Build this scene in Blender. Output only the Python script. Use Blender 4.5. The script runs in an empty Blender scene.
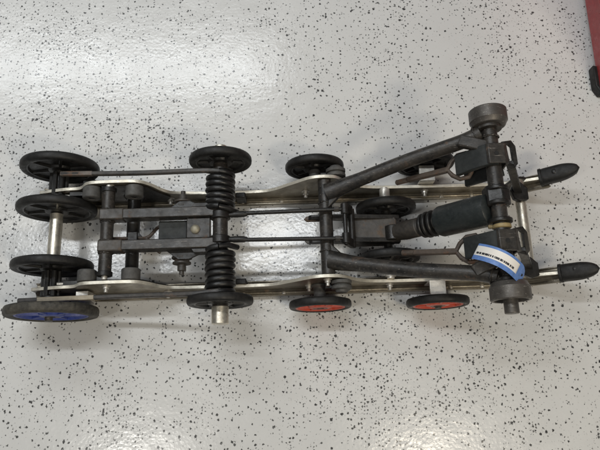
import bpy, bmesh, math, random
from mathutils import Vector, Matrix
random.seed(7)
S = bpy.context.scene
COL = S.collection
R = math.radians

# ------------------------------------------------------------------ camera
CAM_P = R(15.5)
cam_d = bpy.data.cameras.new('camera'); cam = bpy.data.objects.new('camera', cam_d); COL.objects.link(cam)
cam_d.sensor_width = 36; cam_d.lens = 36.0; cam_d.clip_start = 0.02; cam_d.clip_end = 50
cam.location = (0, -0.350, 1.332); cam.rotation_euler = (CAM_P, 0, 0)
S.camera = cam

# ------------------------------------------------------------------ world (soft bounce of a white workshop)
w = bpy.data.worlds.new('World'); S.world = w; w.use_nodes = True
bg = w.node_tree.nodes['Background']; bg.inputs[0].default_value = (0.96, 0.975, 0.98, 1); bg.inputs[1].default_value = 0.10

# ------------------------------------------------------------------ ceiling lamps of the workshop
def lamp(name, loc, sx, sy, power, col, spread=180):
    d = bpy.data.lights.new(name, 'AREA'); d.shape = 'RECTANGLE'; d.size = sx; d.size_y = sy
    d.energy = power; d.color = col; d.spread = R(spread)
    o = bpy.data.objects.new(name, d); COL.objects.link(o); o.location = loc
    return o
lamp('ceiling_tube', (-1.45, 1.98, 2.7), 2.5, 0.16, 26, (0.94, 0.98, 1.0))
lamp('ceiling_tube', (-0.75, 0.66, 2.7), 2.0, 0.10, 27, (0.95, 0.98, 1.0))
lamp('ceiling_lamp', (-1.02, -0.88, 2.7), 0.36, 0.16, 9, (1.0, 0.97, 0.91))
lamp('ceiling_lamp', (0.84, -0.86, 2.7), 0.36, 0.16, 10, (1.0, 0.91, 0.76))
lamp('ceiling_lamp', (1.40, -1.55, 2.7), 0.60, 0.30, 25, (1.0, 0.885, 0.70))

S.view_settings.view_transform = 'Standard'; S.view_settings.look = 'None'
S.view_settings.exposure = 0.28; S.view_settings.gamma = 1.0; S.view_settings.use_curve_mapping = False
S.render.engine = 'CYCLES'
S.cycles.use_denoising = True
S.cycles.max_bounces = 8

# ------------------------------------------------------------------ material helpers
class NT:
    def __init__(s, name):
        s.m = bpy.data.materials.new(name); s.m.use_nodes = True
        s.t = s.m.node_tree; s.b = s.t.nodes['Principled BSDF']
        s.co = s.n('ShaderNodeTexCoord').outputs['Object']
    def n(s, typ, **kw):
        nd = s.t.nodes.new(typ)
        for k, v in kw.items(): setattr(nd, k, v)
        return nd
    def l(s, a, b): s.t.links.new(a, b)
    def set(s, nd, key, v):
        if hasattr(v, 'is_linked') or isinstance(v, bpy.types.NodeSocket): s.l(v, nd.inputs[key])
        else: nd.inputs[key].default_value = v
    def noise(s, scale, detail=3, rough=0.55, co=None, dist=0.0):
        nd = s.n('ShaderNodeTexNoise'); s.l(co or s.co, nd.inputs['Vector'])
        nd.inputs['Scale'].default_value = scale; nd.inputs['Detail'].default_value = detail
        nd.inputs['Roughness'].default_value = rough; nd.inputs['Distortion'].default_value = dist
        return nd.outputs['Fac']
    def ramp(s, v, a, b, lo=0.0, hi=1.0):
        nd = s.n('ShaderNodeMapRange'); nd.clamp = True
        s.l(v, nd.inputs['Value'])
        for k, x in zip(('From Min', 'From Max', 'To Min', 'To Max'), (a, b, lo, hi)): s.set(nd, k, x)
        return nd.outputs['Result']
    def math(s, op, a, b=0.0, c=0.0):
        nd = s.n('ShaderNodeMath', operation=op)
        for i, x in enumerate((a, b, c)): s.set(nd, i, x)
        return nd.outputs[0]
    def mix(s, f, a, b):
        nd = s.n('ShaderNodeMix', data_type='RGBA')
        s.set(nd, 0, f)
        for k, x in ((6, a), (7, b)):
            if isinstance(x, tuple): nd.inputs[k].default_value = (*x[:3], 1)
            else: s.l(x, nd.inputs[k])
        return nd.outputs[2]
    def bump(s, h, strength, dist, normal=None):
        nd = s.n('ShaderNodeBump'); s.l(h, nd.inputs['Height'])
        nd.inputs['Strength'].default_value = strength; nd.inputs['Distance'].default_value = dist
        if normal: s.l(normal, nd.inputs['Normal'])
        return nd.outputs[0]

def worn(name, base, rough=0.5, metal=0.0, dust=0.25, dust_col=(0.16, 0.14, 0.115), rust=0.0,
         rust_col=(0.13, 0.065, 0.035), spec=0.5, fine=0.3, grain=900, scratch=0.0, scratch_col=(0.35, 0.34, 0.32)):
    """paint, rubber or metal with dust film, rust patches and scratches"""
    t = NT(name)
    n1 = t.noise(22, 4, 0.62); n2 = t.noise(140, 3, 0.6); n3 = t.noise(grain, 2, 0.6)
    c = t.mix(t.ramp(n2, 0.3, 0.7), tuple(x * 0.8 for x in base), tuple(min(1, x * 1.2) for x in base))
    mk = t.math('MULTIPLY', t.ramp(t.math('ADD', t.math('MULTIPLY', n1, 0.65), t.math('MULTIPLY', n2, 0.35)), 0.40, 0.68), dust)
    c = t.mix(mk, c, dust_col)
    met = metal; rg = t.ramp(t.noise(48, 4, 0.65), 0.3, 0.7, rough - 0.12, rough + 0.16)
    if rust:
        r1 = t.noise(34, 5, 0.7)
        rm = t.ramp(r1, 0.66 - 0.34 * rust, 0.76 - 0.30 * rust)
        rc = t.mix(t.ramp(n3, 0.35, 0.65), rust_col, tuple(x * 1.9 for x in rust_col))
        c = t.mix(rm, c, rc)
        rg = t.math('ADD', rg, t.math('MULTIPLY', rm, 0.25))
        if metal: met = t.math('MULTIPLY', t.math('SUBTRACT', 1.0, rm), metal)
    if scratch:
        mp = t.n('ShaderNodeMapping'); t.l(t.co, mp.inputs[0]); mp.inputs['Scale'].default_value = (40, 420, 300)
        sc = t.ramp(t.noise(1.0, 4, 0.7, mp.outputs[0]), 0.66 - 0.05 * scratch, 0.72)
        c = t.mix(t.math('MULTIPLY', sc, min(1, scratch)), c, scratch_col)
    t.l(c, t.b.inputs['Base Color']); t.set(t.b, 'Metallic', met); t.set(t.b, 'Roughness', rg)
    t.b.inputs['Specular IOR Level'].default_value = spec
    nb = t.bump(n3, fine, 0.0006); nb = t.bump(n2, 0.25, 0.0012, nb)
    t.l(nb, t.b.inputs['Normal'])
    return t.m

M = {}
M['black_paint'] = worn('black_paint', (0.0085, 0.0082, 0.008), 0.36, dust=0.34, dust_col=(0.045, 0.039, 0.033), spec=0.36, rust=0.06, rust_col=(0.055, 0.036, 0.025), scratch=0.3)
M['arm_paint'] = worn('arm_paint', (0.013, 0.0125, 0.012), 0.36, dust=0.55, dust_col=(0.072, 0.061, 0.050), spec=0.38, rust=0.14, rust_col=(0.055, 0.036, 0.025), scratch=0.9, scratch_col=(0.22, 0.20, 0.18))
M['brown_steel'] = worn('brown_steel', (0.030, 0.027, 0.024), 0.48, dust=0.5, dust_col=(0.08, 0.066, 0.052), rust=0.25, rust_col=(0.055, 0.037, 0.025))
M['spring_steel'] = worn('spring_steel', (0.0065, 0.0065, 0.0065), 0.36, dust=0.22, dust_col=(0.06, 0.055, 0.05))
M['leg_steel'] = worn('leg_steel', (0.030, 0.029, 0.028), 0.45, dust=0.4, dust_col=(0.12, 0.10, 0.085), rust=0.22, rust_col=(0.075, 0.055, 0.042))
M['leg_bare'] = worn('leg_bare', (0.34, 0.30, 0.23), 0.5, metal=0.4, dust=0.8, dust_col=(0.16, 0.125, 0.085), rust=0.3, rust_col=(0.12, 0.075, 0.045))
M['leg_wear'] = worn('leg_wear', (0.15, 0.13, 0.115), 0.5, metal=0.3, dust=0.6, dust_col=(0.10, 0.075, 0.058), rust=0.45, rust_col=(0.10, 0.06, 0.042))
M['rubber'] = worn('rubber', (0.008, 0.008, 0.008), 0.50, dust=0.34, dust_col=(0.042, 0.038, 0.033), spec=0.32, grain=1400)
M['dusty_rubber'] = worn('dusty_rubber', (0.022, 0.021, 0.019), 0.65, dust=0.8, dust_col=(0.11, 0.10, 0.08), spec=0.35, grain=1400)
M['black_plastic'] = worn('black_plastic', (0.0075, 0.0075, 0.0075), 0.38, dust=0.30, dust_col=(0.038, 0.035, 0.031), spec=0.36)
M['red_plastic'] = worn('red_plastic', (0.52, 0.062, 0.030), 0.42, dust=0.35, dust_col=(0.16, 0.10, 0.07))
M['blue_plastic'] = worn('blue_plastic', (0.025, 0.050, 0.26), 0.42, dust=0.35, dust_col=(0.10, 0.10, 0.13))
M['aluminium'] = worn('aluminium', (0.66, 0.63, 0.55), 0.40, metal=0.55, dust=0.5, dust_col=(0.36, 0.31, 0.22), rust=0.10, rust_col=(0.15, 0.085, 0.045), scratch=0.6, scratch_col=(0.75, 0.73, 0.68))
M['rail_side_shaded'] = worn('rail_side_shaded', (0.33, 0.30, 0.245), 0.40, metal=0.8, dust=0.9, dust_col=(0.085, 0.071, 0.050), rust=0.12, rust_col=(0.10, 0.060, 0.035), scratch=0.5, scratch_col=(0.5, 0.46, 0.38))  # dirty aluminium, darkened further: shade on the side faces is put into the colour
M['axle_steel'] = worn('axle_steel', (0.66, 0.62, 0.53), 0.34, metal=0.85, dust=0.3, dust_col=(0.28, 0.25, 0.2), scratch=0.4)
M['zinc'] = worn('zinc', (0.58, 0.56, 0.52), 0.4, metal=0.7, dust=0.35, dust_col=(0.3, 0.27, 0.22))
M['brass'] = worn('brass', (0.30, 0.275, 0.21), 0.5, metal=0.6, dust=0.6, dust_col=(0.17, 0.15, 0.11))
M['rusty'] = worn('rusty', (0.062, 0.046, 0.036), 0.58, dust=0.6, dust_col=(0.10, 0.078, 0.060), rust=0.35, rust_col=(0.085, 0.045, 0.027))
M['worn_steel'] = worn('worn_steel', (0.11, 0.10, 0.09), 0.42, metal=0.5, dust=0.75, dust_col=(0.04, 0.036, 0.032), rust=0.12, rust_col=(0.06, 0.042, 0.03), scratch=0.9, scratch_col=(0.42, 0.40, 0.36))
M['shock_paint'] = worn('shock_paint', (0.014, 0.018, 0.0185), 0.36, dust=0.3, dust_col=(0.045, 0.047, 0.044), scratch=0.3)
M['strap'] = worn('strap', (0.013, 0.0155, 0.0155), 0.6, dust=0.4, dust_col=(0.04, 0.043, 0.041), grain=1800, fine=0.6)
M['bumper'] = worn('bumper', (0.055, 0.054, 0.052), 0.6, dust=0.5, dust_col=(0.11, 0.105, 0.095), spec=0.35)
M['tan_plastic'] = worn('tan_plastic', (0.36, 0.27, 0.12), 0.5, dust=0.9, dust_col=(0.10, 0.075, 0.045))
M['hole'] = worn('hole', (0.006, 0.006, 0.006), 0.8, dust=0.0)
M['red_enamel'] = worn('red_enamel', (0.30, 0.022, 0.024), 0.32, dust=0.25, dust_col=(0.2, 0.06, 0.05), fine=0.1)
M['slider'] = worn('slider', (0.03, 0.03, 0.03), 0.5, dust=0.5)

# epoxy floor with decorative flakes
def floor_mat():
    t = NT('flake_epoxy')
    big = t.noise(1.6, 2, 0.5); mid = t.noise(7, 3, 0.55)
    dens = t.math('ADD', t.math('MULTIPLY', t.ramp(big, 0.32, 0.68), 0.7), t.math('MULTIPLY', t.ramp(mid, 0.35, 0.65), 0.6))
    warp = t.n('ShaderNodeTexNoise'); t.l(t.co, warp.inputs['Vector']); warp.inputs['Scale'].default_value = 330; warp.inputs['Detail'].default_value = 2
    sub = t.n('ShaderNodeVectorMath', operation='SUBTRACT'); t.l(warp.outputs['Color'], sub.inputs[0]); sub.inputs[1].default_value = (0.5, 0.5, 0.5)
    scl = t.n('ShaderNodeVectorMath', operation='SCALE'); t.l(sub.outputs[0], scl.inputs[0]); scl.inputs['Scale'].default_value = 0.0058
    add = t.n('ShaderNodeVectorMath', operation='ADD'); t.l(t.co, add.inputs[0]); t.l(scl.outputs[0], add.inputs[1])
    def flakes(cell, prob, r0, r1, off):
        mp = t.n('ShaderNodeMapping'); t.l(add.outputs[0], mp.inputs[0]); mp.inputs['Location'].default_value = (off, off * 0.7, 0)
        v = t.n('ShaderNodeTexVoronoi', voronoi_dimensions='2D'); t.l(mp.outputs[0], v.inputs['Vector']); v.inputs['Scale'].default_value = 1.0 / cell
        sp = t.n('ShaderNodeSeparateColor'); t.l(v.outputs['Color'], sp.inputs[0])
        thr = t.math('MULTIPLY', t.math('ADD', t.math('MULTIPLY', t.math('POWER', dens, 2.0), 1.45), 0.22), prob)
        on = t.math('LESS_THAN', sp.outputs[0], thr)
        rad = t.math('ADD', r0 / cell, t.math('MULTIPLY', t.math('POWER', sp.outputs[1], 2.0), (r1 - r0) / cell))
        edge = t.ramp(t.math('SUBTRACT', v.outputs['Distance'], rad), -0.00035 / cell, 0.00035 / cell, 1, 0)
        return t.math('MULTIPLY', on, edge), sp.outputs[2]
    base = t.mix(t.ramp(t.noise(3.0, 4, 0.6), 0.3, 0.7), (0.55, 0.55, 0.54), (0.61, 0.61, 0.598))
    # faint scuffs and grime
    base = t.mix(t.ramp(t.noise(18, 5, 0.7), 0.58, 0.8, 0, 0.25), base, (0.48, 0.465, 0.43))
    mps = t.n('ShaderNodeMapping'); t.l(t.co, mps.inputs[0]); mps.inputs['Rotation'].default_value = (0, 0, 0.5); mps.inputs['Scale'].default_value = (3, 60, 1)
    base = t.mix(t.ramp(t.noise(1.0, 4, 0.7, mps.outputs[0]), 0.66, 0.78, 0, 0.22), base, (0.42, 0.41, 0.39))
    for cell, prob, r0, r1, off, op, ca, cb in ((0.0046, 0.21, 0.0006, 0.0013, 9.1, 0.55, 0.20, 0.42), (0.0060, 0.15, 0.0008, 0.0017, 5.3, 0.9, 0.05, 0.22),
                                               (0.0072, 0.165, 0.0013, 0.0027, 2.7, 0.97, 0.022, 0.075), (0.0110, 0.075, 0.0019, 0.0033, 0.0, 0.97, 0.022, 0.05)):
        fm, fr = flakes(cell, prob, r0, r1, off)
        base = t.mix(t.math('MULTIPLY', fm, op), base, t.mix(fr, (ca, ca, ca), (cb, cb, cb * 0.98)))
    # a yellow-brown stain near the far edge
    sepn = t.n('ShaderNodeSeparateXYZ'); t.l(t.co, sepn.inputs[0])
    dx = t.math('SUBTRACT', sepn.outputs[0], -0.545); dy = t.math('SUBTRACT', sepn.outputs[1], 0.634)
    rr = t.math('SQRT', t.math('ADD', t.math('MULTIPLY', dx, dx), t.math('MULTIPLY', t.math('MULTIPLY', dy, dy), 2.5)))
    st = t.ramp(t.math('ADD', rr, t.math('MULTIPLY', t.noise(60, 3), 0.02)), 0.024, 0.036, 1, 0)
    base = t.mix(t.math('MULTIPLY', st, 0.7), base, (0.40, 0.36, 0.22))
    t.l(base, t.b.inputs['Base Color'])
    t.l(t.ramp(t.noise(12, 4, 0.6), 0.3, 0.7, 0.165, 0.235), t.b.inputs['Roughness'])
    t.b.inputs['Specular IOR Level'].default_value = 0.6
    peel = t.noise(150, 1, 0.4); wav = t.noise(26, 2, 0.5)
    nb = t.bump(peel, 0.155, 0.0016); nb = t.bump(wav, 0.2, 0.003, nb)
    t.l(nb, t.b.inputs['Normal'])
    return t.m
M['floor'] = floor_mat()

# ------------------------------------------------------------------ mesh helpers (all lengths in millimetres)
def finish(name, bm, mat, parent=None, bevel=0.8, smooth=35, loc=None):
    bmesh.ops.recalc_face_normals(bm, faces=bm.faces)
    bmesh.ops.scale(bm, vec=(0.001,) * 3, verts=bm.verts)
    me = bpy.data.meshes.new(name); bm.to_mesh(me); bm.free()
    for p in me.polygons: p.use_smooth = True
    me.set_sharp_from_angle(angle=R(smooth))
    o = bpy.data.objects.new(name, me); COL.objects.link(o)
    me.materials.append(M[mat] if isinstance(mat, str) else mat)
    if parent: o.parent = parent
    if loc: o.location = [c / 1000 for c in loc]
    if bevel:
        b = o.modifiers.new('edge', 'BEVEL'); b.width = bevel / 1000; b.segments = 2; b.limit_method = 'ANGLE'; b.angle_limit = R(38)
    return o

def catmull(pts, k=6):
    P = [Vector(p) for p in pts]; out = []
    for i in range(len(P) - 1):
        a = P[max(i - 1, 0)]; b = P[i]; c = P[i + 1]; d = P[min(i + 2, len(P) - 1)]
        for j in range(k):
            t = j / k
            out.append(0.5 * ((2 * b) + (c - a) * t + (2 * a - 5 * b + 4 * c - d) * t * t + (3 * b - a - 3 * c + d) * t ** 3))
    out.append(P[-1]); return out

def sweep(bm, path, prof, closed=False, up=(0, 0, 1), scales=None):
    """prof: list of (side, up) offsets; the path's frame keeps 'up'"""
    P = [Vector(p) for p in path]; n = len(P); U = Vector(up); rings = []
    for i in range(n):
        a = P[(i - 1) % n] if (closed or i > 0) else P[i]
        b = P[(i + 1) % n] if (closed or i < n - 1) else P[i]
        t = (b - a).normalized(); s = t.cross(U)
        if s.length < 1e-4: s = t.cross(Vector((1, 0, 0)))
        s.normalize(); u = s.cross(t)
        k = scales[i] if scales else 1.0
        rings.append([bm.verts.new(P[i] + s * x * k + u * y * k) for x, y in prof])
    m = len(prof)
    for i in range(n if closed else n - 1):
        A = rings[i]; B = rings[(i + 1) % n]
        for j in range(m): bm.faces.new((A[j], A[(j + 1) % m], B[(j + 1) % m], B[j]))
    if not closed:
        bm.faces.new(rings[0]); bm.faces.new(rings[-1][::-1])

def circ(r, n=14): return [(r * math.cos(2 * math.pi * i / n), r * math.sin(2 * math.pi * i / n)) for i in range(n)]
def rect(a, b): return [(-a / 2, -b / 2), (a / 2, -b / 2), (a / 2, b / 2), (-a / 2, b / 2)]
def tube(bm, path, r, n=14, closed=False, up=(0, 0.03, 1), scales=None): sweep(bm, path, circ(r, n), closed, up, scales)
def box(bm, c, s, rot=None):
    m = Matrix.Translation(c)
    if rot: m = m @ rot
    bmesh.ops.create_cube(bm, size=1, matrix=m @ Matrix.Diagonal((*s, 1)))
def lathe(bm, prof, a, b, n=28, closed=False):
    """prof: list of (t along a->b in mm, radius)"""
    A = Vector(a); d = (Vector(b) - A).normalized(); s = d.orthogonal().normalized(); u = d.cross(s); rings = []
    for t, r in prof:
        rings.append([bm.verts.new(A + d * t + (s * math.cos(2 * math.pi * i / n) + u * math.sin(2 * math.pi * i / n)) * max(r, 0.01)) for i in range(n)])
    k = len(rings)
    for i in range(k if closed else k - 1):
        A_, B_ = rings[i], rings[(i + 1) % k]
        for j in range(n): bm.faces.new((A_[j], A_[(j + 1) % n], B_[(j + 1) % n], B_[j]))
    if not closed:
        bm.faces.new(rings[0]); bm.faces.new(rings[-1][::-1])
def prism(bm, poly, ax, lo, hi):
    """poly extruded along axis ax ('y' or 'z'); for 'y' poly is (x,z), for 'z' (x,y)"""
    f = (lambda p, q: (p[0], q, p[1])) if ax == 'y' else (lambda p, q: (p[0], p[1], q))
    A = [bm.verts.new(f(p, lo)) for p in poly]; B = [bm.verts.new(f(p, hi)) for p in poly]; n = len(poly)
    bm.faces.new(A); bm.faces.new(B[::-1])
    for i in range(n): bm.faces.new((A[i], A[(i + 1) % n], B[(i + 1) % n], B[i]))
def cyl_y(bm, x, z, y0, y1, r, n=24): lathe(bm, [(0, r), (abs(y1 - y0), r)], (x, y0, z), (x, y1, z), n)
def hexbolt(bm, a, d, r=7, h=6):
    a = Vector(a); lathe(bm, [(0, r), (h, r)], a, a + Vector(d), 6)
def NB(): return bmesh.new()
def one(name, mat, parent, fn, *args, **kw):
    fk = {k: kw.pop(k) for k in ('bevel', 'smooth') if k in kw}
    bm = NB(); fn(bm, *args, **kw); return finish(name, bm, mat, parent, **fk)

# ------------------------------------------------------------------ floor
bm = NB(); box(bm, (0, 600, -10), (9000, 9000, 20)); fl = finish('floor', bm, 'floor', bevel=0); fl['kind'] = 'structure'

# ------------------------------------------------------------------ the suspension skid
root = bpy.data.objects.new('snowmobile_suspension', None); COL.objects.link(root)
ROT = R(1.9)
root.location = (0.022 * math.sin(ROT), -0.022 * math.cos(ROT), 0); root.rotation_euler = (0, 0, ROT)
root.empty_display_size = 0.1
root['label'] = 'black and silver snowmobile rear suspension skid with idler wheels resting on the speckled floor'
root['category'] = 'suspension'

# ---- rails
STN = [(-562, 66, 98), (-505, 46, 113), (-468, 20, 118), (-446, 10, 144), (-420, 8, 152), (-345, 8, 152), (-318, 8, 132), (-296, 8, 88), (-270, 8, 68),
       (-180, 8, 60), (-90, 8, 60), (-55, 8, 72), (-15, 8, 106), (28, 8, 141), (72, 8, 142), (100, 8, 112), (130, 8, 78), (175, 8, 64), (260, 8, 60),
       (430, 8, 58), (490, 24, 74), (535, 58, 92), (556, 70, 98)]
def stations(k=5):
    pts = catmull([(x, a, b) for x, a, b in STN], k); return [(p.x, p.y, p.z) for p in pts]
ST = stations()
def rail_mesh(bm):
    rings = []
    for x, zb, zt in ST:
        pr = [(-17, zb), (-17, zb + 10), (-14, zb + 10), (-14, zb + 5), (-9, zb + 5), (-3.6, zb + 11), (-3.6, zt), (3.6, zt), (3.6, zb + 11), (9, zb + 5), (14, zb + 5), (14, zb + 10), (17, zb + 10), (17, zb)]
        rings.append([bm.verts.new((x, y, z)) for y, z in pr])
    m = len(rings[0])
    for A, B in zip(rings, rings[1:]):
        for j in range(m): bm.faces.new((A[j], A[(j + 1) % m], B[(j + 1) % m], B[j]))
    bm.faces.new(rings[0]); bm.faces.new(rings[-1][::-1])
    bm.normal_update()
RY = 106
rails = {}
for s in (1, -1):
    bm = NB(); rail_mesh(bm); rl = finish('rail', bm, 'rail_side_shaded', root, bevel=0.7, loc=(0, RY * s, 0)); rails[s] = rl
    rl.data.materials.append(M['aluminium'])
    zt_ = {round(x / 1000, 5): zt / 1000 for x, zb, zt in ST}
    for p in rl.data.polygons:      # upper edge worn bare; the other faces have shade painted into their colour
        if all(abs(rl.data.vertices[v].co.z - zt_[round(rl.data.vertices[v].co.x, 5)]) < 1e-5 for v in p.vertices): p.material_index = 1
    # slider strip under the flange
    bm = NB(); sweep(bm, [(x, 0, zb - 4.2) for x, zb, zt in ST if x > -455], rect(30, 8)); finish('slider', bm, 'slider', rl, bevel=0.5)
    # bullet-shaped rubber tip
    a = Vector((536 if s > 0 else 546, 4 if s > 0 else 0, 80 if s > 0 else 84)); d = Vector((68 if s > 0 else 63, 5 if s > 0 else 0, 42)); N = 16; rings = []; bm = NB()
    for i in range(N + 1):
        u = i / N; k = 1.0 if u < 0.42 else math.sqrt(max(0, 1 - ((u - 0.42) / 0.58) ** 2.0))
        k = max(k, 0.03) * (0.95 if i == 0 else 1)
        c = a + d * u; hw, hh = 18.5 * k, 17 * (0.35 + 0.65 * k) * (1 if u < .95 else .75)
        ring = []
        for q in range(20):
            th = 2 * math.pi * q / 20; cs, sn = math.cos(th), math.sin(th)
            ring.append(bm.verts.new((c.x - 0.35 * hh * sn * abs(sn) ** -0.3 if abs(sn) > 1e-6 else c.x, c.y + hw * math.copysign(abs(cs) ** 0.7, cs), c.z + hh * math.copysign(abs(sn) ** 0.7, sn))))
        rings.append(ring)
    for A, B in zip(rings, rings[1:]):
        for j in range(20): bm.faces.new((A[j], A[(j + 1) % 20], B[(j + 1) % 20], B[j]))
    bm.faces.new(rings[0]); bm.faces.new(rings[-1][::-1])
    tip = finish('tip_cap', bm, 'rubber', rl, bevel=0.8, smooth=60)
    bm = NB(); lathe(bm, [(0, 8), (2, 8), (5, 5.5), (6, 2)], a + Vector((20, 3, 27)), a + Vector((12, 3, 60)), 14); finish('tip_bolt', bm, 'black_paint', rl, bevel=0)
    bm = NB(); sweep(bm, [a - d * 0.03, a + d * 0.05], [(18.5 * 1.06 * math.copysign(abs(math.cos(q)) ** .7, math.cos(q)), 17 * 1.06 * math.copysign(abs(math.sin(q)) ** .7, math.sin(q))) for q in [2 * math.pi * k / 20 for k in range(20)]]); finish('tip_lip', bm, 'rubber', rl, bevel=1)
    # bolts through the web, on its two faces
    for bx, bz in ((-395, 135), (-290, 40), (52, 125), (15, 60), (190, 45), (285, 40), (470, 45)):
        bm = NB(); lathe(bm, [(0, 9), (1.6, 9), (1.6, 6.5), (7.5, 6.2), (7.5, 4), (14, 4)], (bx, -3.4, bz), (bx, -30, bz), 12)
        finish('rail_bolt', bm, 'zinc', rl, bevel=0.4)
    # drilled rivets along the flange
    for bx in (-230, -130, -40, 330, 400):
        bm = NB(); lathe(bm, [(0, 5), (1.5, 4.6), (2.6, 2.5)], (bx, -11, 12.5), (bx, -11, 40), 10); finish('rivet', bm, 'zinc', rl, bevel=0)

# ---- wheels
def tyre_mesh(R_, wd, th=15):
    bm = NB(); k = []
    h = wd / 2
    prof = [(-h * .72, R_ - th), (-h * .95, R_ - th + 4), (-h, R_ - 7), (-h * .86, R_ - 2.6), (-h * .5, R_ - .5), (0, R_), (h * .5, R_ - .5), (h * .86, R_ - 2.6), (h, R_ - 7), (h * .95, R_ - th + 4), (h * .72, R_ - th)]
    lathe(bm, [(t + 100, r) for t, r in prof], (0, -100, 0), (0, 100, 0), 56, closed=True); return bm
def disc_mesh(R_, wd, th=15):
    """pressed wheel centre: rim channel, dished web, hub boss, ribs on both faces"""
    bm = NB(); h = wd / 2; ro = R_ - th + 1.5
    prof = [(-h * .8, ro), (-h * .8, ro - 4), (-h * .25, ro - 7), (-h * .2, 27), (-h * .75, 24), (-h * .95, 17), (-h * .95, 9),
            (h * .95, 9), (h * .95, 17), (h * .75, 24), (h * .2, 27), (h * .25, ro - 7), (h * .8, ro - 4), (h * .8, ro)]
    lathe(bm, [(t + 100, r) for t, r in prof], (0, -100, 0), (0, 100, 0), 48, closed=True)
    return bm
def wheel(x, y, z, R_, wd, col, tyremat='rubber', th=15):
    bm = disc_mesh(R_, wd, th)
    o = finish('idler_wheel', bm, col, root, bevel=0.6, loc=(x, y, z)); o.rotation_euler = (0, random.uniform(0, 6), 0)
    finish('tyre', tyre_mesh(R_, wd, th), tyremat, o, bevel=0, smooth=60)
    n = 6
    for k in range(n):
        a = 2 * math.pi * k / n
        for sd in (-1, 1):
            bm = NB(); h = wd / 2
            rot = Matrix.Rotation(a, 4, 'Y')
            r0, r1 = 22, R_ - th - 0.5
            p = [(r0, -4), (r1, -3), (r1, 3), (r0, 4)]
            A = [bm.verts.new(rot @ Vector((q[0], sd * h * .15, q[1]))) for q in p]
            B = [bm.verts.new(rot @ Vector((q[0], sd * h * (.72 if i in (0, 3) else .68), q[1] * .7))) for i, q in enumerate(p)]
            bm.faces.new(A); bm.faces.new(B[::-1])
            for i in range(4): bm.faces.new((A[i], A[(i + 1) % 4], B[(i + 1) % 4], B[i]))
            finish('spoke_rib', bm, col, o, bevel=0.5)
    for sd in (-1, 1):
        bm = NB(); h = wd / 2
        lathe(bm, [(0, 16), (h * .97, 16), (h * 1.0, 15), (h * 1.0, 12), (h * .9, 11.5), (h * .9, 8), (0, 8)], (0, 0, 0), (0, sd, 0), 24)
        finish('bearing', bm, 'worn_steel' if col != 'black_plastic' else 'black_paint', o, bevel=0.3)
    return o
RX, RZ = -524, 90
for y in (164, 69, -57): wheel(RX, y, RZ, 83, 19, 'black_plastic')
wheel(-517, -154, 93.5, 93, 21, 'blue_plastic', 'dusty_rubber', 22)
for y in (147, -150): wheel(-164, y, 146, 66, 18, 'black_plastic')
wheel(37, 156, 67, 66, 18, 'black_plastic'); wheel(37, -153, 67, 66, 18, 'red_plastic')
wheel(285, 157, 67, 66, 18, 'black_plastic'); wheel(285, -156, 67, 66, 18, 'red_plastic')
for y in (55, -57): wheel(190, y, 67, 66, 18, 'black_plastic')

# ---- rear axle
ax = one('rear_axle', 'axle_steel', root, cyl_y, RX, RZ, -46, 58, 13.5, bevel=1)
one('axle_shaft', 'worn_steel', ax, cyl_y, RX, RZ, -172, 182, 8, bevel=1)
for s, ys in ((1, (80, 150)), (-1, (-140, -68))):
    # ribbed spacer bushings between the wheels, clamping the rail
    for k in range(7):
        a = 2 * math.pi * k / 7
        bm = NB(); r = 15
        c0 = Vector((RX + r * math.cos(a), ys[0], RZ + r * math.sin(a))); c1 = Vector((RX + r * math.cos(a), ys[1], RZ + r * math.sin(a)))
        lathe(bm, [(0, 5.5), ((c1 - c0).length, 5.5)], c0, c1, 10); finish('spacer_rib', bm, 'black_plastic', ax, bevel=0.6)
    bm = NB(); lathe(bm, [(0, 12), (10, 16), (14, 22), (18, 22), (22, 12), (ys[1] - ys[0] - 1, 12)], (RX, ys[0], RZ), (RX, ys[1], RZ), 24)
    finish('axle_spacer', bm, 'black_paint', ax)
    # adjuster block on the rail's tail
    bm = NB(); box(bm, (-478, s * 97, 96), (30, 10, 24)); finish('adjuster_block', bm, 'black_paint', ax)
    bm = NB(); lathe(bm, [(0, 4), (40, 4)], (-510, s * 96, 96), (-400, s * 96, 96), 10); hexbolt(bm, (-463, s * 96, 96), (1, 0, 0), 7, 7)
    finish('adjuster_bolt', bm, 'zinc', ax, bevel=0.4)

# ---- rubber bumpers on the rails' inner faces
for x in (-436, -347):
    for s in (1, -1):
        bm = NB(); y0 = s * 102; lathe(bm, [(0, 14), (2, 19), (24, 19), (26, 17), (26, 8), (22, 7)], (x, y0, 132), (x, y0 - s, 132), 28)
        b = finish('rubber_bumper', bm, 'bumper', root, bevel=1)
        bm = NB(); hexbolt(bm, (x, y0 - s * 22, 132), (0, -s, 0), 6, 3); finish('bumper_bolt', bm, 'black_paint', b, bevel=0.3)

for s in (1, -1):
    bm = NB(); prism(bm, [(-428, 118), (-420, 26), (-300, 26), (-286, 60), (-306, 92), (-322, 128), (-338, 140), (-414, 140)], 'y', s * 102.3 - (4 if s > 0 else 0), s * 102.3 + (0 if s > 0 else 4)); finish('pivot_bracket', bm, 'black_paint', root, bevel=0.8)
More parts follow.
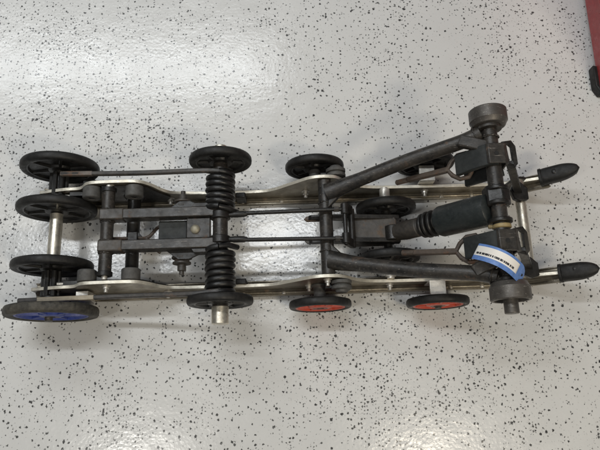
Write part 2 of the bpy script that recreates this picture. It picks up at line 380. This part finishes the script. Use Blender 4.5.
# ---- rear arm
AZ = 146
bm = NB(); lathe(bm, [(0, 13), (184, 13)], (-396, 92, AZ), (-396, -92, AZ), 24); arm = finish('rear_arm', bm, 'arm_paint', root)
for s in (1, -1):
    bm = NB(); sweep(bm, [(-372, s * 33, AZ + 1), (-168, s * 33, 147)], rect(21, 30)); finish('arm_bar', bm, 'arm_paint', arm, bevel=2)
    bm = NB(); box(bm, (-384, s * 33, AZ + 1), (50, 24, 33)); finish('pivot_sleeve', bm, 'brown_steel', arm, bevel=3)
    bm = NB(); lathe(bm, [(0, 15.5), (9, 15.5)], (-396, s * 84, AZ), (-396, s * 120, AZ), 24); finish('bushing', bm, 'black_plastic', arm)
    bm = NB(); lathe(bm, [(0, 6), (12, 6)], (-396, s * 88, AZ), (-396, s * 120, AZ), 12); finish('pivot_bolt', bm, 'zinc', arm, bevel=0.5)
    # triangular spring gusset
    bm = NB(); prism(bm, [(-275, s * 43), (-250, s * 62), (-228, s * 62), (-186, s * 43)], 'z', 136, 142); finish('gusset', bm, 'black_paint', arm)
    bm = NB(); prism(bm, [(-222, s * 44), (-216, s * 52), (-172, s * 52), (-180, s * 44)], 'z', 130, 158); finish('gusset_rib', bm, 'black_paint', arm)
    bm = NB(); y0 = s * 44
    lathe(bm, [(0, 9), (8, 9), (9, 21), (13, 21), (14, 12), (19, 12), (20, 19), (24, 19), (25, 9), (38, 9), (38, 5), (46, 5)], (-246, y0, 122), (-246, y0 + s, 122), 24)
    finish('adjuster_cam', bm, 'brown_steel', arm, bevel=0.6)
    bm = NB(); hexbolt(bm, (-246, y0 + s * 12, 122), (0, s, 0), 15.5, 9); finish('adjuster_nut', bm, 'rusty', arm, bevel=0.6)
bm = NB(); prism(bm, [(-232, -21), (-232, 21), (-184, 21), (-184, -21)], 'z', 146, 153); pl = finish('cross_plate', bm, 'arm_paint', arm, bevel=1.5)
bm = NB(); lathe(bm, [(0, 9.5), (2, 9.5), (4.5, 7.5), (6, 3)], (-214, -3, 153), (-214, -3, 200), 20); finish('plate_rivet', bm, 'brass', pl, bevel=0)
bm = NB(); prism(bm, [(-292, -21), (-292, 21), (-234, 21), (-234, -21)], 'z', 133, 139); finish('cross_plate', bm, 'strap', arm, bevel=1.5)
bm = NB(); box(bm, (-208, 0, 137), (46, 42, 16)); finish('cross_block', bm, 'black_paint', arm)
# lower cross shaft between the rails
bm = NB(); lathe(bm, [(0, 14), (200, 14)], (-362, 100, 74), (-362, -100, 74), 22); cs = finish('cross_shaft', bm, 'black_paint', root)
for s in (1, -1):
    bm = NB(); lathe(bm, [(0, 24), (3, 24), (12, 17)], (-362, s * 101.5, 74), (-362, 0, 74), 24); finish('shaft_flange', bm, 'black_plastic', cs)
# forked link rod
lk = one('link_rod', 'rusty', root, tube, [(-392, -8, 118), (-340, -6, 108), (-326, -6, 104)], 3.6, 10)
for s in (1, -1): one('fork_tine', 'rusty', lk, tube, catmull([(-328, -6, 104), (-318, -6 + s * 6, 102), (-306, -6 + s * 22, 98), (-296, -6 + s * 30, 95)], 4), 3.8, 10)
bm = NB(); box(bm, (-352, -10, 96), (22, 34, 40)); finish('link_bracket', bm, 'black_paint', lk, bevel=2)

# ---- torsion spring shaft
SX, SZ = -164, 146
sh = one('spring_shaft', 'arm_paint', root, cyl_y, SX, SZ, -168, 160, 15.5)
one('shaft_end', 'axle_steel', sh, cyl_y, SX, SZ, -196, -160.5, 17, bevel=1.5)
bm = NB(); lathe(bm, [(0, 6), (16, 6), (16, 4), (20, 3.2)], (SX, -195, SZ), (SX, -260, SZ), 14); bm.free()
one('shaft_end', 'axle_steel', sh, cyl_y, SX, SZ, 155, 180, 14, bevel=1.5)
for y in (26, -26): 
    bm = NB(); lathe(bm, [(0, 19), (1, 21), (15, 21), (16, 19)], (SX, y - 8, SZ), (SX, y + 8, SZ), 26); finish('collar', bm, 'black_paint', sh)
for s, y0, y1, end in ((1, 40, 116, (-512, 141, 114)), (-1, -45, -134, (-580, -131, 112))):
    turns = 6 if s > 0 else 7; n = 26; rc = 25.0; path = []
    L = abs(y1 - y0)
    for i in range(turns * n + 1):
        a = 2 * math.pi * i / n
        f = i / (turns * n); path.append((SX - (rc + 0.5 * math.sin(2.3 * a * 0.31)) * math.sin(a), y0 + (y1 - y0) * (f + 0.010 * math.sin(9 * f * math.pi + s)), SZ + rc * math.cos(a)))
    bm = NB(); tube(bm, path, 6.4, 10, up=(0, 1, 0)); sp = finish('torsion_spring', bm, 'spring_steel', root, bevel=0, smooth=60)
    leg = catmull([(SX + 6, y1 - s * 1, SZ + rc - 1), (SX - 20, y1 + s * 1, SZ + rc - 1), (SX - 60, y1 + s * 3, SZ + 19), (-350, y1 * 0.5 + end[1] * 0.5, 0.47 * (SZ + 19) + 0.53 * end[2]), end], 5)
    bm = NB(); sweep(bm, leg, rect(9.5, 11)); finish('spring_leg', bm, 'leg_steel', sp, bevel=2.5)
    p0, p1 = (leg[-1] * 0.82 + leg[-6] * 0.18, leg[-1] * 0.30 + leg[-6] * 0.70) if s < 0 else (leg[-1], leg[-1] * 0.55 + leg[-6] * 0.45)
    bm = NB(); sweep(bm, [p0 + Vector((0, 0, -0.5)), p1 + Vector((0, 0, -0.5))], rect(9.9, 11.4)); finish('leg_guide', bm, 'leg_bare' if s < 0 else 'leg_wear', sp, bevel=1.5)
    bm = NB(); tube(bm, [(SX, y0 - s * 1, SZ + rc), (SX + 18, y0 - s * 4, SZ + 20), (SX + 34, y0 - s * 5, SZ - 8)], 5.6, 10); finish('spring_tail', bm, 'spring_steel', sp, bevel=0, smooth=60)
    bm = NB(); lathe(bm, [(0, 17), (L, 17)], (SX, y0, SZ), (SX, y1, SZ), 24); finish('spring_sleeve', bm, 'black_plastic', sp, bevel=0)
    # stop blocks on the rail beside the spring
    bm = NB(); box(bm, (-130, s * (RY - 9), 44), (22, 12, 44)); finish('stop_block', bm, 'black_plastic', sp, bevel=2)
# spacer blocks carrying the spring legs at the tail
bm = NB(); box(bm, (-455, -122, 78), (26, 18, 46)); finish('leg_rest', bm, 'zinc', root, bevel=1)
bm = NB(); box(bm, (-455, 122, 78), (26, 18, 46)); finish('leg_rest', bm, 'black_plastic', root, bevel=1)

# ---- long thin rods to the front pivot
for s in (1, -1):
    bm = NB(); tube(bm, [(SX + 18, s * 26, 151), (-120, s * 28, 152), (92, s * 31, 150)], 4.4, 12); rd = finish('control_rod', bm, 'black_paint', root, bevel=0, smooth=60)
    bm = NB(); lathe(bm, [(0, 5), (12, 6.6), (30, 6.6), (38, 4.5)], (SX + 18, s * 26, 151), (SX + 100, s * 28, 152), 14); finish('rod_socket', bm, 'black_paint', rd)
    bm = NB(); lathe(bm, [(0, 6), (0.5, 8), (22, 8), (22.5, 6)], (92, s * 31 - 11, 150), (92, s * 31 + 11, 150), 16); finish('rod_end', bm, 'black_paint', rd)
    bm = NB(); lathe(bm, [(0, 6.5), (10, 6.5)], (70, s * 31, 150), (80, s * 31, 150), 6); finish('lock_nut', bm, 'brown_steel', rd, bevel=0.3)

# ---- front arm
PX, PZ = 54, 128
fa = one('front_arm', 'arm_paint', root, cyl_y, PX, PZ, -101, 101, 14)
FX, FZ = 368, 268
for s in (1, -1):
    pth = catmull([(60, s * 72, 134), (110, s * 86, 155), (220, s * 112, 204), (318, s * 130, 248), (352, s * 141, 264)], 5)
    bm = NB(); tube(bm, pth, 14.5, 18, scales=[1.45 - 0.45 * min(1, i / 6) for i in range(len(pth))]); tb = finish('arm_tube', bm, 'arm_paint', fa, bevel=0, smooth=50)
    # welded gusset between pivot and tube
    bm = NB(); prism(bm, [(58, s * 36), (64, s * 92), (140, s * 96), (92, s * 70)], 'z', 126, 144); finish('gusset', bm, 'arm_paint', fa, bevel=3)
    # brace between tube and the upper cross tube
    bm = NB(); sweep(bm, [(312, s * 128, 256), (330, s * 119, 266), (366, s * 106, 272)], rect(24, 14)); finish('brace', bm, 'arm_paint', fa, bevel=3)
    bm = NB(); lathe(bm, [(0, 8), (1.5, 9), (1.5, 6), (9, 6)], (PX, s * 100, PZ), (PX, s * 140, PZ), 14); finish('pivot_bolt', bm, 'zinc', fa, bevel=0.3)
up = one('upper_cross_tube', 'arm_paint', fa, cyl_y, FX, FZ, -160, 160, 14.5)
for s, mt in ((1, 'worn_steel'), (-1, 'worn_steel')):
    # bare wheel drum at either end of the upper tube
    bm = NB(); lathe(bm, [(0, 14), (0, 27), (2, 31), (9, 34.5), (11, 36), (33, 36), (35, 34.5), (35, 30), (24, 28), (24, 14)], (FX + 1, s * 150, FZ), (FX + 1, s * 300, FZ), 44)
    dr = finish('end_drum', bm, mt, root, bevel=0.8, smooth=30)
    bm = NB(); lathe(bm, [(0, 14), (18, 14), (18, 22), (-3, 25)][:2] + [(18, 24), (26, 24)], (FX, s * 126, FZ), (FX, s * 300, FZ), 26); finish('drum_hub', bm, 'arm_paint', dr)
    bm = NB(); lathe(bm, [(0, 13), ((57 if s < 0 else 30), 13), ((58 if s < 0 else 31), 12)], (FX, s * 150, FZ), (FX, s * 300, FZ), 22); finish('drum_stub', bm, 'worn_steel', dr)

def weld(parent, c, d, rad, mat='arm_paint', n=34):
    c = Vector(c); d = Vector(d).normalized(); a = d.orthogonal().normalized(); b = d.cross(a); pts = []; sc = []
    for i in range(n):
        th = 2 * math.pi * i / n; rr = rad + random.uniform(-0.5, 0.5)
        pts.append(c + (a * math.cos(th) + b * math.sin(th)) * rr + d * random.uniform(-0.8, 0.8)); sc.append(0.75 + 0.5 * (i % 3 == 0) + random.uniform(-0.12, 0.12))
    bm = NB(); sweep(bm, pts, circ(1.9, 7), True, up=d, scales=sc); return finish('weld_bead', bm, mat, parent, bevel=0, smooth=50)
for s in (1, -1):
    weld(fa, (PX, s * 52, PZ), (0, 1, 0), 14.6)
    weld(fa, (343, s * 138, 259.5), (34, s * 11, 16), 15.0)
    weld(fa, (FX, s * 128, FZ), (0, 1, 0), 15.5)
    for y in (20, 46): weld(arm, (-396, s * y, AZ), (0, 1, 0), 13.6)
# ---- centre bracket, shock absorber
bm = NB(); prism(bm, [(106, -24), (106, 22), (120, 26), (202, 26), (206, 20), (206, -24), (200, -29), (120, -29)], 'z', 58, 102); cb = finish('centre_bracket', bm, 'brown_steel', root, bevel=3)
for s in (1, -1):
    pts = [(20 + 7 * (1 - math.cos(a)) - 0, 0) for a in (0,)]
    out = [(24, 100), (18, 106), (18, 112), (24, 118), (60, 119), (130, 112), (212, 100), (212, 80), (130, 84), (60, 100)]
    bm = NB(); prism(bm, out, 'y', s * 24 - 3 - (3 if s < 0 else 0), s * 24 + 3 + (3 if s > 0 else 0)); finish('side_plate', bm, 'black_paint', cb)
    bm = NB(); prism(bm, [(14, s * 24 - 6), (8, s * 24), (14, s * 24 + 6), (48, s * 24 + 6), (48, s * 24 - 6)], 'z', 104, 109); finish('tab', bm, 'rusty' if s > 0 else 'brown_steel', cb, bevel=1)
one('cross_pin', 'black_paint', cb, cyl_y, 108, 118, -44, 40, 7)
one('cross_pin', 'black_paint', cb, cyl_y, 92, 150, -44, 44, 4.5)
for s in (1, -1):
    bm = NB(); sweep(bm, [(92, s * 36, 150), (108, s * 36, 118)], rect(9, 18), up=(0, 1, 0)); finish('link', bm, 'black_paint', cb)
# axle of the inner wheels
ia = one('inner_axle', 'black_paint', root, cyl_y, 190, 67, -96, 96, 10)
for s in (1, -1):
    bm = NB(); lathe(bm, [(0, 11.5), (30, 11.5), (30, 8), (34, 8)], (190, s * 68, 67), (190, s * 200, 67), 20); finish('spacer', bm, 'zinc', ia, bevel=0.6)

A = Vector((196, -11, 98)); B = Vector((362, -11, 262)); dv = (B - A).normalized(); LT = (B - A).length
bm = NB(); lathe(bm, [(0, 12), (60, 12)], A, B, 22); sk = finish('shock_absorber', bm, 'black_paint', root)
u0 = 112; 
bm = NB(); lathe(bm, [(u0, 22), (u0 + 2, 28), (u0 + 9, 31), (LT - 22, 31.5), (LT - 11, 30), (LT - 8, 27), (LT - 6, 18)], A, B, 40); finish('shock_body', bm, 'shock_paint', sk, bevel=0.8)
for k, (t0, rr) in enumerate(((74, 25), (85, 27), (97, 27))):
    bm = NB(); lathe(bm, [(t0, rr - 8), (t0 + 1, rr - 1.5), (t0 + 3, rr), (t0 + 6, rr), (t0 + 8, rr - 1.5), (t0 + 9, rr - 8)], A, B, 32); finish('preload_ring', bm, 'black_plastic', sk, bevel=0)
bm = NB(); lathe(bm, [(10, 17), (34, 20), (66, 20), (69, 17), (u0 + 2, 17)], A, B, 26); finish('shock_boot', bm, 'brown_steel', sk)
bm = NB(); lathe(bm, [(0, 15), (1, 17), (31, 17), (32, 15)], (196, -27, 98), (196, 5, 98), 22); finish('lower_eye', bm, 'black_paint', sk)
# fork ears on the upper tube
for y in (24, -4, -38):
    bm = NB(); lathe(bm, [(0, 20), (1, 22), (7, 22), (8, 20)], (FX, y - 4, FZ), (FX, y + 4, FZ), 26); finish('mount_ear', bm, 'black_paint', sk)
bm = NB(); prism(bm, [(346, 246), (346, 276), (372, 288), (390, 276), (388, 250), (368, 244)], 'y', -9, 30); finish('upper_eye', bm, 'black_paint', sk, bevel=3)
bm = NB(); lathe(bm, [(0, 14), (1, 17), (7, 17.5), (9, 15)], (FX + 1, -44, FZ), (FX + 1, -80, FZ), 22); finish('bushing', bm, 'tan_plastic', sk)
bm = NB(); box(bm, (352, -47, 264), (14, 7, 7)); finish('bushing_lip', bm, 'tan_plastic', sk, bevel=2)

# ---- limiter straps, clamps, eye bolts
for s in (1, -1):
    yc = 88 if s > 0 else -79
    bm = NB(); sweep(bm, catmull([(372, yc, 286), (352, yc, 279), (330, yc, 254), (310, yc, 228)], 4), rect(41, 12)); st = finish('limiter_strap', bm, 'strap', root, bevel=1.5)
    bm = NB(); sweep(bm, catmull([(392, yc - 10, 246), (374, yc - 12, 232), (350, yc - 14, 214), (334, yc - 14, 196)], 4), rect(38, 10)); finish('strap_tail', bm, 'strap', st, bevel=1.5)
    # clamp plate folded over the tube
    bm = NB(); prof = [(350, 288), (354, 292.5), (384, 292.5), (391, 286), (391, 254), (386, 254), (386, 284), (382, 288)]
    prism(bm, prof, 'y', yc - 20, yc + 20); cp = finish('strap_clamp', bm, 'arm_paint', root, bevel=1.2)
    bm = NB(); lathe(bm, [(0, 4.2), (0.5, 4.2)], (368, yc - 1, 292.6), (368, yc - 1, 300), 14); finish('clamp_hole', bm, 'hole', cp, bevel=0)
    # eye bolt with a bent loop
    q = yc
    lp = [(296, q, 208), (304, q + 14, 213), (316, q + 25, 222), (330, q + 25, 233), (335, q + 16, 236), (336, q, 237), (335, q - 16, 236), (330, q - 25, 233), (316, q - 25, 222), (304, q - 14, 213)]
    bm = NB(); tube(bm, lp, 4.6, 10, closed=True, up=(0.6, 0, -0.8)); ey = finish('eye_bolt', bm, 'rusty', root, bevel=0, smooth=60)
    yb = 90 if s > 0 else -66
    bm = NB(); sweep(bm, [(299, q, 209), (228, yb, 150)], rect(10, 13)); finish('bolt_shank', bm, 'rusty', ey, bevel=1.5)
    bm = NB(); a0 = Vector((232, yb, 153)); a1 = a0 + (Vector((228, yb, 150)) - Vector((299, q, 209)))
    lathe(bm, [(0, 6)] + [(1.5 * i, 6 if i % 2 else 4.8) for i in range(1, 22)] + [(34, 4)], a0, a1, 12); finish('bolt_thread', bm, 'rusty', ey, bevel=0)
    # bent loop link from the clamp to the front cross tube
    sg = 1
    y1 = 96 if s > 0 else -74
    lp = [(388, y1 + 18, 276), (402, y1 + 20, 270), (410, y1 + 14, 264), (414, y1 - 18, 256), (408, y1 - 24, 256), (394, y1 - 22, 268)]
    bm = NB(); sweep(bm, [Vector(p) for p in lp], rect(8, 10), closed=True); lp_o = finish('link_bracket', bm, 'black_paint', root, bevel=1.5)
    yk = 66 if s > 0 else -98
    bm = NB(); sweep(bm, [(404, y1 - 16, 258), (434, (y1 - 16 + yk) / 2 + 4, 190), (466, yk, 120)], rect(16, 9), up=(0, 1, 0)); finish('link_arm', bm, 'black_paint', lp_o, bevel=1.5)
    bm = NB(); prism(bm, [(455, yk - 16), (449, yk + 4), (458, yk + 20), (472, yk + 22), (486, yk + 8), (486, yk - 18), (470, yk - 22)], 'z', 110, 124); finish('link_foot', bm, 'black_paint', lp_o, bevel=2)
# front cross tube
ft = one('front_cross_tube', 'axle_steel', root, cyl_y, 474, 105, -98, 98, 11)
for s in (1, -1):
    bm = NB(); prism(bm, [(455, 40), (492, 40), (490, 112), (478, 118), (464, 116)], 'y', s * 99 - 2.5, s * 99 + 2.5); finish('end_plate', bm, 'black_paint', ft)

# ---- wheel carriers outside the rails
for s in (1, -1):
    bm = NB(); lathe(bm, [(0, 17), (4, 17), (8, 13), (38, 13)], (37, s * 110, 67), (37, s * 200, 67), 20); finish('wheel_carrier', bm, 'bumper', root)
    bm = NB(); box(bm, (285, s * 129, 80), (34, 36, 6)); wc = finish('wheel_carrier', bm, 'zinc', root, bevel=1)
    bm = NB(); box(bm, (285, s * 112.5, 52), (34, 4, 50)); finish('carrier_plate', bm, 'zinc', wc, bevel=1)
    bm = NB(); lathe(bm, [(0, 9), (54, 9), (54, 7), (57, 7)], (285, s * 112, 67), (285, s * 250, 67), 16); finish('wheel_bolt', bm, 'brown_steel', wc)
    # stacked rubber stop
    bm = NB(); lathe(bm, [(0, 12), (1, 21), (8, 21), (9, 16), (11, 16), (12, 21), (19, 21), (20, 14), (26, 12)], (80, s * 111, 118), (80, s * 200, 118), 28); finish('rubber_stop', bm, 'bumper', root)
    bm = NB(); box(bm, (74, s * 120, 92), (54, 14, 40)); finish('stop_bracket', bm, 'black_paint', root, bevel=2)

# ------------------------------------------------------------------ blue hang tag curled over the drum
def tag_mat():
    t = NT('tag_print'); uv = t.n('ShaderNodeTexCoord').outputs['UV']
    sp = t.n('ShaderNodeSeparateXYZ'); t.l(uv, sp.inputs[0]); u, v = sp.outputs[0], sp.outputs[1]
    def band(x, a, b): return t.math('MULTIPLY', t.math('GREATER_THAN', x, a), t.math('LESS_THAN', x, b))
    # printed characters / bars
    n = t.n('ShaderNodeTexNoise', noise_dimensions='1D'); n.inputs['Scale'].default_value = 44; n.inputs['Detail'].default_value = 1; t.l(u, n.inputs['W'])
    bars = t.math('MULTIPLY', t.math('GREATER_THAN', n.outputs['Fac'], 0.40), t.math('MULTIPLY', band(v, 0.15, 0.37), band(u, 0.03, 0.90)))
    n2 = t.n('ShaderNodeTexNoise'); n2.inputs['Scale'].default_value = 40; t.l(uv, n2.inputs['Vector'])
    txt = t.math('MULTIPLY', t.math('GREATER_THAN', n2.outputs['Fac'], 0.6), t.math('MULTIPLY', band(v, 0.52, 0.60), band(u, 0.35, 0.75)))
    c = t.mix(bars, (0.74, 0.71, 0.66), (0.02, 0.02, 0.025)); c = t.mix(t.math('MULTIPLY', txt, 0.35), c, (0.3, 0.3, 0.32))
    t.l(c, t.b.inputs['Base Color']); t.b.inputs['Roughness'].default_value = 0.5
    return t.m
M['tag_print'] = tag_mat()
M['tag_blue'] = worn('tag_blue', (0.10, 0.20, 0.47), 0.42, dust=0.1, dust_col=(0.2, 0.26, 0.45), fine=0.05)
TA, TB = Vector((309, -97, 288)), Vector((388, -148, 288))
def tag_pt(u, v, off=0.0):
    d = TB - TA; side = Vector((0.52, 0.85, 0)).normalized()
    arch = 34 * 4 * u * (1 - u) * (1 - 0.15 * u)
    p = TA + d * u + side * v + Vector((0, 0, 1)) * (arch + off)
    return p
def strip(bm, us, wfun, off, th, uvbox=None):
    uvl = bm.loops.layers.uv.new('UVMap') if uvbox else None
    K = 6; top = []; bot = []
    for u in us:
        lo, hi = wfun(u)
        top.append([bm.verts.new(tag_pt(u, lo + (hi - lo) * j / K, off + th)) for j in range(K + 1)])
        bot.append([bm.verts.new(tag_pt(u, lo + (hi - lo) * j / K, off)) for j in range(K + 1)])
    n = len(us)
    for i in range(n - 1):
        for j in range(K):
            f = bm.faces.new((top[i][j], top[i + 1][j], top[i + 1][j + 1], top[i][j + 1]))
            if uvl:
                for lp_, (a, b) in zip(f.loops, ((i, j), (i + 1, j), (i + 1, j + 1), (i, j + 1))): lp_[uvl].uv = (a / (n - 1), b / K)
            bm.faces.new((bot[i][j + 1], bot[i + 1][j + 1], bot[i + 1][j], bot[i][j]))
        for j in (0, K): bm.faces.new((top[i][j], bot[i][j], bot[i + 1][j], top[i + 1][j]))
    for i in (0, n - 1):
        for j in range(K): bm.faces.new((top[i][j], top[i][j + 1], bot[i][j + 1], bot[i][j]))
us = [i / 28 for i in range(29)]
def wf(u):
    k = 1 if u < 0.86 else math.sqrt(max(0.0, 1 - ((u - 0.86) / 0.145) ** 2)); k = max(k, 0.25)
    return -16 * k, 16 * k
bm = NB(); strip(bm, us, wf, 0, 0.6); tg = finish('hang_tag', bm, 'tag_blue', None, bevel=0, smooth=60)
tg['label'] = 'blue paper tag with white printed label, curled over the drum of the suspension'; tg['category'] = 'tag'
tg.location = root.location; tg.rotation_euler = root.rotation_euler
bm = NB(); strip(bm, [i / 24 * 0.80 for i in range(25)], lambda u: (-7.5, 11.5), 0.65, 0.25, True)
finish('printed_label', bm, 'tag_print', tg, bevel=0, smooth=60)
hp = tag_pt(0.925, 0, 0.65); bm = NB(); lathe(bm, [(0, 2.6), (0.3, 2.6)], hp, hp + Vector((0.12, -0.1, 1)), 14); finish('tag_hole', bm, 'hole', tg, bevel=0)

# ------------------------------------------------------------------ red tool cabinet at the edge
cab = bpy.data.objects.new('tool_cabinet', None); COL.objects.link(cab); cab.location = (0.722, 0.344, 0)
cab.rotation_euler = (0, 0, R(0.5))
cab['label'] = 'red enamelled steel cabinet with a black corner foot at the edge of the floor'; cab['category'] = 'cabinet'
bm = NB(); box(bm, (232, 330, 318), (460, 640, 600)); finish('cabinet_body', bm, 'red_enamel', cab, bevel=3)
bm = NB(); box(bm, (-1, 330, 90), (6, 600, 10)); finish('side_rib', bm, 'red_enamel', cab, bevel=2)
for x, y in ((2, 8), (462, 8), (2, 650), (462, 650)):
    bm = NB(); sx = 1 if x < 200 else -1; sy = 1 if y < 300 else -1
    prism(bm, [(x - 9 * sx, y + 10 * sy), (x + 2 * sx, y - 10 * sy), (x + 40 * sx, y - 10 * sy), (x + 40 * sx, y + 50 * sy), (x - 9 * sx, y + 66 * sy)], 'z', 0, 26)
    finish('corner_foot', bm, 'rubber', cab, bevel=3)
